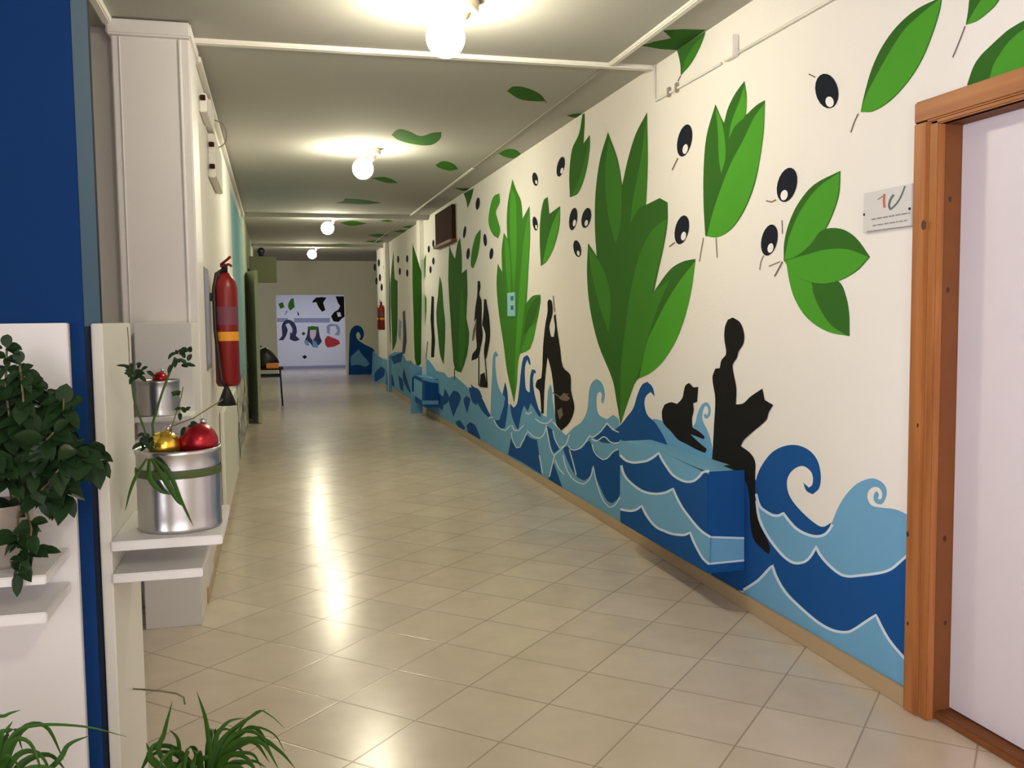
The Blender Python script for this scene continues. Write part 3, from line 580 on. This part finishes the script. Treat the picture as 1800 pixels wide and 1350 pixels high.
# cable duct and junction boxes on right wall
ce = empty('cable_conduit', (XR, 4.0, 2.57), 'thin white cable conduit with junction box high on the mural wall', 'conduit')
c = MB(); c.tube([(XR-.008, 2.2, 2.572), (XR-.008, 4.0, 2.574)], .007, 'batten'); c.tube([(XR-.008, 4.12, 2.57), (XR-.008, 4.9, 2.57), (XR-.008, 4.915, 2.585), (XR-.008, 4.915, HC)], .007, 'batten'); c.build('tube', ce)
c = MB(); c.bbox(XR-.03, XR, 3.96, 4.06, 2.56, 2.66, 'wall', .004); c.build('junction_box', ce)
for y in (4.62, 4.72): c = MB(); c.bbox(XR-.018, XR, y-.012, y+.012, 2.55, 2.60, 'cap', .003); c.build('clip', ce)

# brown box under the ceiling
v = empty('ventilation_box', (XR, 11.3, 2.26), 'dark brown wooden box high on the mural wall near the ceiling', 'box')
b = MB(); b.bbox(XR-.05, XR-.0005, 10.8, 11.95, 2.30, 2.70, 'brown', .006); b.build('panel', v)
b = MB(); b.bbox(XR-.075, XR-.0005, 10.75, 12.0, 2.26, 2.297, 'wooddark', .006); b.build('sill', v)
# pair of switches on the painted leaf
sw = empty('switch_plate', (XR, 7.6, 1.4), 'white double switch plate on the green plant mural', 'switch')
q0 = hit(894, 515, 0, XR); q1 = hit(907, 556, 0, XR)
b = MB(); b.bbox(XR-.014, XR-.0005, q1.y, q0.y, q1.z, q0.z, 'teal', .003); b.build('plate', sw)
zc = (q0.z+q1.z)/2; yc = (q0.y+q1.y)/2
for z in (zc+.055, zc-.03): b = MB(); b.bbox(XR-.018, XR-.0145, yc-.10, yc-.01, z-.02, z+.02, 'tealp', .002); b.build('rocker', sw)

# ceiling lamps
def lamp(x, y, label):
    r = empty('ceiling_lamp', (x, y, HC), label, 'lamp', 'globe lamps along the corridor ceiling')
    b = MB(); b.lathe([(0, -.052), (.035, -.052), (.05, -.045), (.055, -.001), (0, -.001)], (x, y, HC), 'cap', 24); b.build('ceiling_rose', r)
    b = MB(); b.tube([(x, y, HC-.05), (x-.03, y, HC-.09), (x-.055, y, HC-.115)], .018, 'cap', 12); b.build('arm', r)
    b = MB(); b.sphere((x-.10, y, HC-.165), .085, 'globe'); b.build('globe', r)
    return r
lamp(.87, -0.9, 'lit globe ceiling lamp of the hall behind the camera')
lamp(.87, 4.12, 'lit globe ceiling lamp nearest the camera, glaring at the top edge')
lamp(.85, 7.8, 'lit globe ceiling lamp second down the corridor, above the heart-shaped leaf\'s far side')
lamp(.85, 12.95, 'lit globe ceiling lamp third down the corridor, beside a small green leaf')
lamp(.85, 18.2, 'small lit globe ceiling lamp farthest away, just before the end wall')

# fire extinguishers
def extinguisher(x, y, z0, h, r, label, horn, side=1):
    root = empty('fire_extinguisher', (x, y, z0), label, 'fire extinguisher', 'wall fire extinguishers')
    b = MB(); b.lathe([(0, .0), (r*.85, .0), (r, .02), (r, h*.86), (r*.9, h*.92), (r*.55, h*.975), (r*.3, h), (0, h)], (x, y, z0), 'red', 28); cy = b.build('cylinder', root)
    b = MB(); b.lathe([(r*1.012, h*.40), (r*1.012, h*.48)], (x, y, z0), 'yellowlab', 28); b.build('label', cy)
    b = MB(); b.lathe([(r*1.01, h*.54), (r*1.01, h*.70)], (x, y, z0), 'lablab', 28); b.build('label', cy)
    b = MB(); b.lathe([(0, 0), (r*.26, 0), (r*.26, .05), (0, .05)], (x, y, z0+h), 'darkmetal', 14); b.build('valve', root)
    b = MB(); b.tube([(x-.02*side, y, z0+h+.045), (x+.02*side, y-.03, z0+h+.075), (x+.035*side, y-.06, z0+h+.085)], .008, 'red'); b.tube([(x-.02*side, y, z0+h+.035), (x+.025*side, y-.04, z0+h+.045), (x+.04*side, y-.07, z0+h+.035)], .008, 'red'); b.build('handle', root)
    if horn:
        b = MB(); b.tube([(x, y-.01, z0+h+.02), (x-.045, y-.03, z0+h-.01), (x-.062, y-.045, z0+h-.10), (x-.060, y-.06, z0+h*.5), (x-.035, y-.09, z0+.05), (x-.01, y-.10, z0-.0)], .011, 'black'); b.build('hose', root)
        b = MB(); b.lathe([(0, 0), (.012, 0), (.02, -.02), (.056, -.11), (.052, -.11), (0, -.03)], (x-.006, y-.10, z0+.005), 'black', 20); b.build('horn', root)
    else:
        b = MB(); b.tube([(x, y-.01, z0+h+.02), (x-.05, y-.05, z0+h*.8), (x-.05, y-.07, z0+h*.3)], .011, 'black'); b.build('hose', root)
    b = MB(); b.bbox(x-r-.02 if side > 0 else x+r-.005, x-r+.01 if side > 0 else x+r+.02, y-.03, y+.03, z0+h*.75, z0+h*.82, 'darkmetal', .002); b.build('bracket', root)
    return root
extinguisher(-.268, 5.7, .99, .665, .069, 'tall red fire extinguisher with black horn on the left wall', True)
e2 = hit(668, 545, 0, XR-.10)
extinguisher(XR-.10, e2.y-.2, 1.15, .48, .08, 'small distant red fire extinguisher hung on the mural wall', False, -1)

# framed notice next to the near extinguisher
nb = empty('framed_notice', (XL, 5.5, 1.1), 'narrow grey notice board seen edge-on beside the large extinguisher', 'notice board')
b = MB(); b.bbox(XL, XL+.012, 5.12, 5.46, 1.11, 1.66, 'grey', .003); b.build('frame', nb)
b = MB(); b.face([(XL+.0125, 5.15, 1.14), (XL+.0125, 5.43, 1.14), (XL+.0125, 5.43, 1.63), (XL+.0125, 5.15, 1.63)], 'lilac'); b.build('sheet', nb)
# electrical boxes high on left wall
eb = empty('electrical_box', (XL, 6.3, 2.2), 'white electrical box with dark clips high on the left wall', 'electrical box')
b = MB(); b.bbox(XL, XL+.045, 5.95, 6.75, 2.24, 2.50, 'wall', .006); b.build('housing', eb)
for z in (2.29, 2.42): b = MB(); b.bbox(XL+.01, XL+.04, 5.92, 5.955, z, z+.025, 'brown', .002); b.build('clip', eb)
ub = empty('junction_box', (XL, 5.5, 2.5), 'upper white junction box with cable under the ceiling, left wall', 'junction box')
b = MB(); b.bbox(XL, XL+.04, 5.35, 5.75, 2.50, 2.60, 'wall', .005); b.build('housing', ub)
b = MB(); b.bbox(XL, XL+.035, 5.85, 6.15, 2.52, 2.68, 'wall', .005); b.build('housing', ub)
b = MB(); b.bbox(XL+.008, XL+.035, 5.32, 5.352, 2.56, 2.585, 'brown', .002); b.build('clip', ub)
b = MB(); pts = [Vector((XL+.03+.07*math.sin(t*PI/8)**1, 6.2+.02*t, 2.63-.018*t+.02*math.sin(t*PI/4))) for t in range(9)]; b.tube(pts, .004, 'cap', 6); b.build('cable', ub)
pd = MB(); pd.bbox(XL+.001, XL+.03, 5.15, 12.7, HC-.06, HC-.03, 'batten', .004); tag(pd.build('cable_duct'), 'white cable duct running under the ceiling along the left wall', 'cable duct')

# hanging box sign and black dome camera
sg = MB(); sg.bbox(XL+.03, .07, 14.5, 14.6, 1.93, 2.32, 'signgrn', .006); sg.bbox(XL, XL+.04, 14.53, 14.57, 2.1, 2.14, 'darkmetal', .002)
tag(sg.build('sign_board'), 'grey-green square board projecting from the left wall near the ceiling', 'sign')
dc = MB(); dc.sphere((-.15, 14.55, 2.40), .055, 'black'); dc.tube([(-.15, 14.55, 2.32), (-.15, 14.55, 2.40)], .035, 'black', 14); tag(dc.build('dome_camera'), 'small black dome standing on the grey-green board', 'camera')

# school desk with a black bag and an orange folder
dk = empty('school_desk', (-.1, 15.4, 0), 'small school desk with dark legs far down the left wall', 'desk')
b = MB(); b.bbox(XL+.01, .13, 15.15, 15.75, .575, .60, 'brown', .004); b.build('tabletop', dk)
for (x, y) in ((.10, 15.2), (.10, 15.7), (XL+.04, 15.2), (XL+.04, 15.7)): b = MB(); b.tube([(x-.02, y, .575), (x+.005, y, .002)], .014, 'black', 10); b.build('leg', dk)
b = MB(); b.tube([(XL+.04, 15.2, .50), (.09, 15.2, .50)], .014, 'black'); b.build('stretcher', dk)
b = MB(); b.bbox(XL+.03, .10, 15.2, 15.7, .455, .475, 'black', .003); b.build('shelf', dk)
bag = MB(); bm = bmesh.new(); bmesh.ops.create_uvsphere(bm, u_segments=20, v_segments=14, radius=1)
for vv in bm.verts:
    co = vv.co; co.x *= .20; co.y *= .14; co.z = max(co.z, -.35)*.24; co.z *= (1 - .55*max(0, co.x/.2)); co.z += .035*math.sin(co.x*20)*.3
bmesh.ops.translate(bm, vec=(-.13, 15.5, .60+.088), verts=bm.verts); bag.addbm(bm, 'black', True); tag(bag.build('bag'), 'black slumped bag lying on the school desk', 'bag')
fo = MB(); fo.bbox(-.13, .06, 15.17, 15.34, .60, .68, 'orange', .006); tag(fo.build('folder'), 'orange folder stack at front of the school desk', 'folder')

# ------------------------------------------------------------------ blue partition with white shelf units
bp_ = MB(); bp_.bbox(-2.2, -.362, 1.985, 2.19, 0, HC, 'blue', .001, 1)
bp_.face([(-.3615, 1.987, 1.37), (-.3615, 2.165, 1.37), (-.3615, 2.165, HC), (-.3615, 1.987, HC)], 'bluelight')  # upper side face, coloured as lit
bp_.face([(-.3614, 1.987, 0), (-.3614, 2.165, 0), (-.3614, 2.165, 1.37), (-.3614, 1.987, 1.37)], 'navy')  # shadow of the gap behind the side board, painted on the face
bp_.face([(-.3614, 2.165, 0), (-.3614, 2.19, 0), (-.3614, 2.19, HC), (-.3614, 2.165, HC)], 'navy')  # dark strip painted for the shaded recess at the back edge
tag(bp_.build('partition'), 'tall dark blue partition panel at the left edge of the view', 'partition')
def unit(loc, label):
    return empty('shelf_unit', loc, label, 'shelf', 'white board shelf units')
u1 = unit((-.6, 1.98, 0), 'white display board with two shelves on the blue front, leafy plant before it')
b = MB(); b.bbox(-1.05, -.388, 1.962, 1.984, .0, 1.377, 'white', .002); b.build('back_board', u1)
b = MB(); b.bbox(-1.0, -.401, 1.76, 1.962, .918, .935, 'white', .002); b.build('shelf', u1)
b = MB(); b.bbox(-1.0, -.403, 1.76, 1.962, .848, .868, 'white', .002); b.build('shelf', u1)
u2 = unit((-.33, 2.2, 0), 'cream display board side-on right of the blue panel, carrying the big tin')
b = MB(); b.bbox(-.360, -.338, 2.04, 2.425, .0, 1.375, 'cream', .002); b.build('back_board', u2)
b = MB(); b.bbox(-.338, -.118, 2.03, 2.36, .905, .925, 'white', .002); b.build('shelf', u2)
b = MB(); b.bbox(-.338, -.160, 2.03, 2.36, .838, .857, 'white', .002); b.build('shelf', u2)
u3 = unit((-.47, 4.33, 0), 'white display board in front of the pillar with shelf for the smaller tin')
b = MB(); b.bbox(-.592, -.352, 4.34, 4.695, .0, 1.368, 'white', .003); b.build('back_board', u3)
b = MB(); b.bbox(-.575, -.345, 4.12, 4.34, .955, .975, 'white', .002); b.build('shelf', u3)
b = MB(); b.bbox(-.575, -.345, 4.12, 4.34, .86, .88, 'white', .002); b.build('shelf', u3)

# tins
def tin(x, y, z, r, h, label, name='tin_can'):
    o = empty(name, (x, y, z), label, 'can', 'silver tins used as plant pots')
    prof = [(0, 0), (r*.97, 0), (r*1.0, .004), (r*.985, .009)]
    for k in range(1, 12):
        zz = .02 + (h-.04)*k/12; prof.append((r*(.985 + (.004 if k % 2 else 0)), zz))
    prof += [(r*.985, h-.014), (r*1.015, h-.008), (r*1.02, h), (r*.99, h+.001), (r*.965, h-.004), (r*.96, h-.03)]
    b = MB(); b.lathe(prof, (x, y, z), 'tin', 48); b.build('can_body', o)
    b = MB(); b.lathe([(0, h-.028), (r*.955, h-.03)], (x, y, z), 'soil', 32); b.build('soil', o)
    return o
T1 = (-.212, 2.15, .925); TR, THH = .089, .176
t_1 = tin(*T1, TR, THH, 'large silver tin with green ribbon on the cream shelf')
b = MB(); b.lathe([(TR*1.005, .118), (TR*1.02, .124), (TR*1.02, .132), (TR*1.005, .136)], T1, 'ribbon', 40); b.build('ribbon', t_1)
T2 = (-.487, 4.22, .975)
t_2 = tin(*T2, .088, .15, 'smaller silver tin with red bauble on the farther shelf by the pillar')
def bauble(x, y, z, r, mt, label):
    o = empty('bauble', (x, y, z), label, 'bauble', 'shiny baubles on the tins')
    b = MB(); b.sphere((x, y, z+r), r, mt); b.build('ball', o)
    b = MB(); b.lathe([(0, .012), (.007, .012), (.007, 0), (0, 0)], (x+.25*r, y+.2*r, z+1.93*r), 'tinrim', 10); b.build('hanger_cap', o)
    return o
zt = T1[2]+THH-.028
bauble(-.238, 2.13, zt, .034, 'gold', 'gold bauble on the rim of the large tin')
bauble(-.168, 2.145, zt-.004, .042, 'redball', 'large red bauble beside the gold one on the large tin')
bauble(T2[0]+.01, T2[1], T2[2]+.15-.028, .032, 'redball', 'small dark red bauble in the farther tin')

# ------------------------------------------------------------------ plants
def oval(mb, p, d, up, L, wd, mt, droop=.25, fold=.18, n=5, tip=1.0):
    """an oval leaf with a folded midrib: base p, direction d"""
    p = Vector(p); d = Vector(d).normalized(); up = Vector(up).normalized(); sd = d.cross(up)
    if sd.length < 1e-3: sd = d.cross(Vector((1, 0, 0)))
    sd.normalize(); up = sd.cross(d)
    vs = []; 
    for i in range(n+1):
        t = i/n; wv = wd*math.sin(PI*min(1, t**.9*tip))**.6 if 0 < t < 1 else 0.0004
        c = p + d*L*t - Vector((0, 0, 1))*droop*L*t*t
        vs += [c - sd*wv/2 + up*fold*wv, c, c + sd*wv/2 + up*fold*wv]
    fs = []
    for i in range(n): a = i*3; fs += [(a, a+1, a+4, a+3), (a+1, a+2, a+5, a+4)]
    mb.mesh(vs, fs, mt, True)
def blade(mb, pts, wd, mt):
    """a long grass-like leaf through points"""
    P = [Vector(p) for p in pts]; Q = []
    for i in range(len(P)-1):
        p0 = P[i-1] if i else P[0]*2-P[1]; p3 = P[i+2] if i+2 < len(P) else P[i+1]*2-P[i]
        for j in range(5):
            t = j/5; Q.append(.5*((2*P[i]) + (-p0+P[i+1])*t + (2*p0-5*P[i]+4*P[i+1]-p3)*t*t + (-p0+3*P[i]-3*P[i+1]+p3)*t**3))
    Q.append(P[-1]); vs = []; n = len(Q)
    for i, q in enumerate(Q):
        t = (Q[min(i+1, n-1)]-Q[max(i-1, 0)]).normalized(); sd = t.cross(Vector((.25, 1, .15))).normalized(); up = sd.cross(t)
        f = i/(n-1); ww = wd*min(1, .45+1.6*f)*(1-f**3)+.0006
        vs += [q-sd*ww/2+up*ww*.2, q, q+sd*ww/2+up*ww*.2]
    fs = []
    for i in range(n-1): a = i*3; fs += [(a, a+1, a+4, a+3), (a+1, a+2, a+5, a+4)]
    mb.mesh(vs, fs, mt, True)
def at(u, v, Y): return hit(u, v, 1, Y)

# big leafy plant in front of the blue board
lp = empty('potted_plant', (-.52, 1.86, .935), 'bushy dark-leaved plant in a clear pot on the white shelf, far left', 'plant')
b = MB(); b.lathe([(0, 0), (.045, 0), (.05, .01), (.06, .11), (.063, .115), (.058, .115), (.048, .012), (0, .012)], (-.50, 1.862, .935), 'glass', 28); b.build('pot', lp)
b = MB(); b.lathe([(0, .095), (.055, .095), (.047, .02), (0, .014)], (-.50, 1.862, .935), 'soil', 24); b.build('soil', lp)
rr = random.Random(11)
fo = MB(); st = MB()
stems = [  # pixel paths of the shoots with depth
 [(30,880),(20,760),(10,680),(12,612)], [(35,880),(45,760),(40,690),(35,640)], [(40,880),(70,770),(60,720),(38,665)], [(45,880),(90,790),(110,740),(112,700)],
 [(40,885),(20,800),(-20,760),(-50,740)], [(48,890),(100,830),(130,790),(150,800)], [(48,890),(80,860),(110,850),(118,870)], [(40,890),(10,830),(-10,800),(-60,820)],
 [(35,880),(30,940),(40,975),(35,1005)], [(45,890),(55,930),(50,975),(70,970)], [(30,890),(5,900),(-20,880),(-60,900)], [(50,885),(120,800),(160,790),(172,805)], [(50,880),(60,800),(85,700),(80,690)], [(20,880),(0,720),(-30,660),(-60,640)],
 [(40,880),(60,830),(75,780),(95,760)], [(36,880),(30,820),(25,770),(35,720)], [(30,880),(0,830),(10,770),(-8,720)]]
for si, S in enumerate(stems):
    Yd = 1.86 - .05 + rr.uniform(-.09, .06) if si not in (8, 9) else 1.755
    pts = [at(u, v, Yd if k > 0 else 1.86) for k, (u, v) in enumerate(S)]
    Q = []
    for i in range(len(pts)-1):
        for j in range(4): Q.append(pts[i].lerp(pts[i+1], j/4))
    Q.append(pts[-1]); st.tube(Q, .0022, 'twig', 5)
    for q in Q[3:]:
        for _ in range(2 if si in (8, 9) else 3):
            d = Vector((rr.uniform(-1, 1), rr.uniform(-.8, .5), rr.uniform(-.7, .5)))
            L = rr.uniform(.028, .052); L *= .62 if q.z > 1.27 or q.z < 1.0 else 1
            oval(fo, q, d, (rr.uniform(-.3, .3), -.6, .8), L, L*.68, 'leafd', rr.uniform(.1, .6))
    oval(fo, Q[-1], (Q[-1]-Q[-2]), (0, -.6, .8), .035, .02, 'leafd', .3)
for (u, v, dx, dz, L) in ((48,650,.6,-.5,.03),(52,658,1,-.7,.03),(80,690,1,-.5,.028),(112,690,.2,1,.018),(120,860,.9,-.1,.026),(108,870,-.9,.2,.02),(170,806,.9,0,.02),(158,790,.6,.6,.025),(20,612,1,.3,.018),(5,612,-1,.2,.018),(140,800,.8,.2,.04),(80,760,1,-.2,.06),(60,740,.9,.2,.06),(60,850,1,-.4,.05),(40,800,.6,-.8,.07),(50,810,.3,-.9,.07),(90,800,.7,-.5,.06),(20,790,.2,-.9,.07)):
    oval(fo, at(u, v, 1.80), (dx, -.1, dz), (0, -.8, .5), L, L*.58, 'leafd', .2)
fo.build('foliage', lp); st.build('stems', lp)

# trailing sprigs and long leaves in the large tin
tp = empty('trailing_plant', (T1[0], T1[1], zt), 'trailing green sprigs growing out of the large silver tin', 'plant')
fo = MB(); st = MB()
for S, rad in (([(270,800),(250,745),(235,700),(229,650)], .0022), ([(272,800),(268,745),(285,690),(300,650),(308,628)], .0025), ([(285,800),(300,750),(340,735),(392,702)], .0014), ([(300,790),(302,750),(318,700),(322,680)], .0012), ([(228,650),(226,600),(224,575)], .001)):
    pts = [at(u, v, 2.12) for u, v in S]; Q = []
    for i in range(len(pts)-1):
        for j in range(4): Q.append(pts[i].lerp(pts[i+1], j/4))
    Q.append(pts[-1]); st.tube(Q, rad, 'leafb' if rad > .0015 else 'twig', 6)
for (u, v, n, sp) in ((245,652,12,16),(236,662,6,8),(315,632,13,16),(322,622,7,12),(255,780,12,12),(262,770,8,10),(318,690,3,5),(322,722,4,6),(330,748,3,5),(262,820,8,10)):
    for _ in range(n):
        q = at(u+rr.uniform(-sp, sp), v+rr.uniform(-sp, sp)*.8, 2.12+rr.uniform(-.02, .01)); L = rr.uniform(.014, .024)
        oval(fo, q, (rr.uniform(-1, 1), rr.uniform(-.5, .3), rr.uniform(-.6, .8)), (0, -.8, .5), L, L*.5, 'leafd', .2)
oval(fo, at(232,645,2.12), (-1, 0, .12), (0, -.5, .8), .032, .010, 'leafd', 0); oval(fo, at(322,640,2.12), (1, 0, -.1), (0, -.8, .5), .026, .010, 'leafd', .1)
bl_ = MB()
zf = T1[1]-TR-.004
blade(bl_, [at(270,806,2.06), at(295,830,zf), at(318,880,zf), at(340,925,zf)], .010, 'leafb')
blade(bl_, [at(265,806,2.06), at(285,838,zf), at(310,878,zf), at(322,890,zf)], .012, 'leafb')
blade(bl_, [at(258,806,2.06), at(240,835,zf), at(228,865,zf), at(220,898,zf)], .007, 'leafb')
blade(bl_, [at(262,806,2.06), at(262,840,zf), at(280,862,zf), at(300,870,zf)], .012, 'leafb')
fo.build('foliage', tp); st.build('stems', tp); bl_.build('long_leaves', tp)

# spider plants standing low in front
def spider(base, top_r, zt_, label, tips, Yd, n_extra):
    x, y = base
    o = empty('spider_plant', (x, y, 0), label, 'plant', 'spider plants along the lower edge')
    b = MB(); b.lathe([(0, 0), (top_r*.7, 0), (top_r, zt_), (top_r*1.08, zt_), (top_r*1.08, zt_+.02), (top_r*.95, zt_+.02), (top_r*.93, zt_-.01)], (x, y, 0), 'pot', 28); b.build('pot', o)
    b = MB(); b.lathe([(0, zt_-.004), (top_r*.94, zt_-.01)], (x, y, 0), 'soil', 20); b.build('soil', o)
    f = MB(); ori = Vector((x, y, zt_))
    for P, wd in tips:
        pts = [at(u, v, Yd+dy) for u, v, dy in P]; blade(f, [ori.lerp(pts[0], .0)]+pts, wd, 'leafb')
    for _ in range(n_extra):
        a = rr.uniform(0, 2*PI); L = rr.uniform(.08, .17); h = rr.uniform(.05, .15)
        blade(f, [ori, ori+Vector((math.cos(a)*L*.35, math.sin(a)*L*.35, h*.9)), ori+Vector((math.cos(a)*L*.75, math.sin(a)*L*.75, h)), ori+Vector((math.cos(a)*L, math.sin(a)*L, h*.55))], rr.uniform(.009, .014), 'leafb')
    f.build('blades', o); return o
spider((-.17, 2.0), .085, .36, 'spider plant in the lower middle left, in front of the floor tiles', [
 ([(282,1330,0),(288,1290,0),(303,1232,0)], .012), ([(368,1340,0),(362,1270,0),(346,1216,0)], .012), ([(380,1320,0),(420,1275,0),(467,1246,0)], .013), ([(385,1330,0),(430,1285,0),(455,1285,0),(480,1330,0)], .013),
 ([(390,1335,0),(450,1300,0),(490,1320,0),(520,1352,0)], .014), ([(375,1320,0),(385,1285,0),(410,1283,0)], .013), ([(320,1340,0),(312,1300,0),(297,1282,0)], .010), ([(275,1340,0),(262,1320,0),(257,1305,0)], .010), ([(270,1345,0),(265,1318,0),(280,1302,0)], .012),
 ([(300,1345,0),(302,1320,0),(305,1312,0)], .014), ([(400,1320,0),(440,1280,0),(480,1290,0),(500,1320,0)], .006), ([(410,1300,0),(450,1252,0),(475,1258,0),(500,1280,0)], .004), ([(340,1345,0),(390,1330,0),(440,1325,0),(460,1350,0)], .013), ([(400,1330,0),(430,1300,0),(462,1300,0)], .013), ([(380,1330,0),(378,1300,0),(400,1270,0),(430,1262,0)], .011)], 2.0, 26)
spider((-.46, 1.60), .09, .585, 'spider plant at the bottom left corner before the white board', [
 ([(5,1340,0),(25,1290,0),(70,1275,0),(150,1278,-.02),(222,1295,-.05)], .007), ([(0,1300,0),(10,1285,0),(22,1268,0)], .008), ([(-10,1280,0),(10,1258,0),(36,1248,0)], .007), ([(95,1345,0),(120,1310,0),(158,1293,0)], .009), ([(0,1345,0),(10,1310,0),(28,1285,0)], .009),
 ([(-60,1300,0),(-60,1250,0),(-40,1230,0)], .01)], 1.60, 14)
# dried stalk crossing in front of the board
sk_ = MB(); sk_.tube([at(250,1212,2.1), at(285,1215,2.1), at(310,1219,2.1), at(323,1226,2.1), at(325,1238,2.1)], .0022, 'twig', 6); sk_.tube([at(250,1212,2.1), at(215,1210,2.44)], .002, 'twig', 6)
tag(sk_.build('dry_stalk'), 'thin dry curved stalk sticking out right of the cream board', 'stalk')
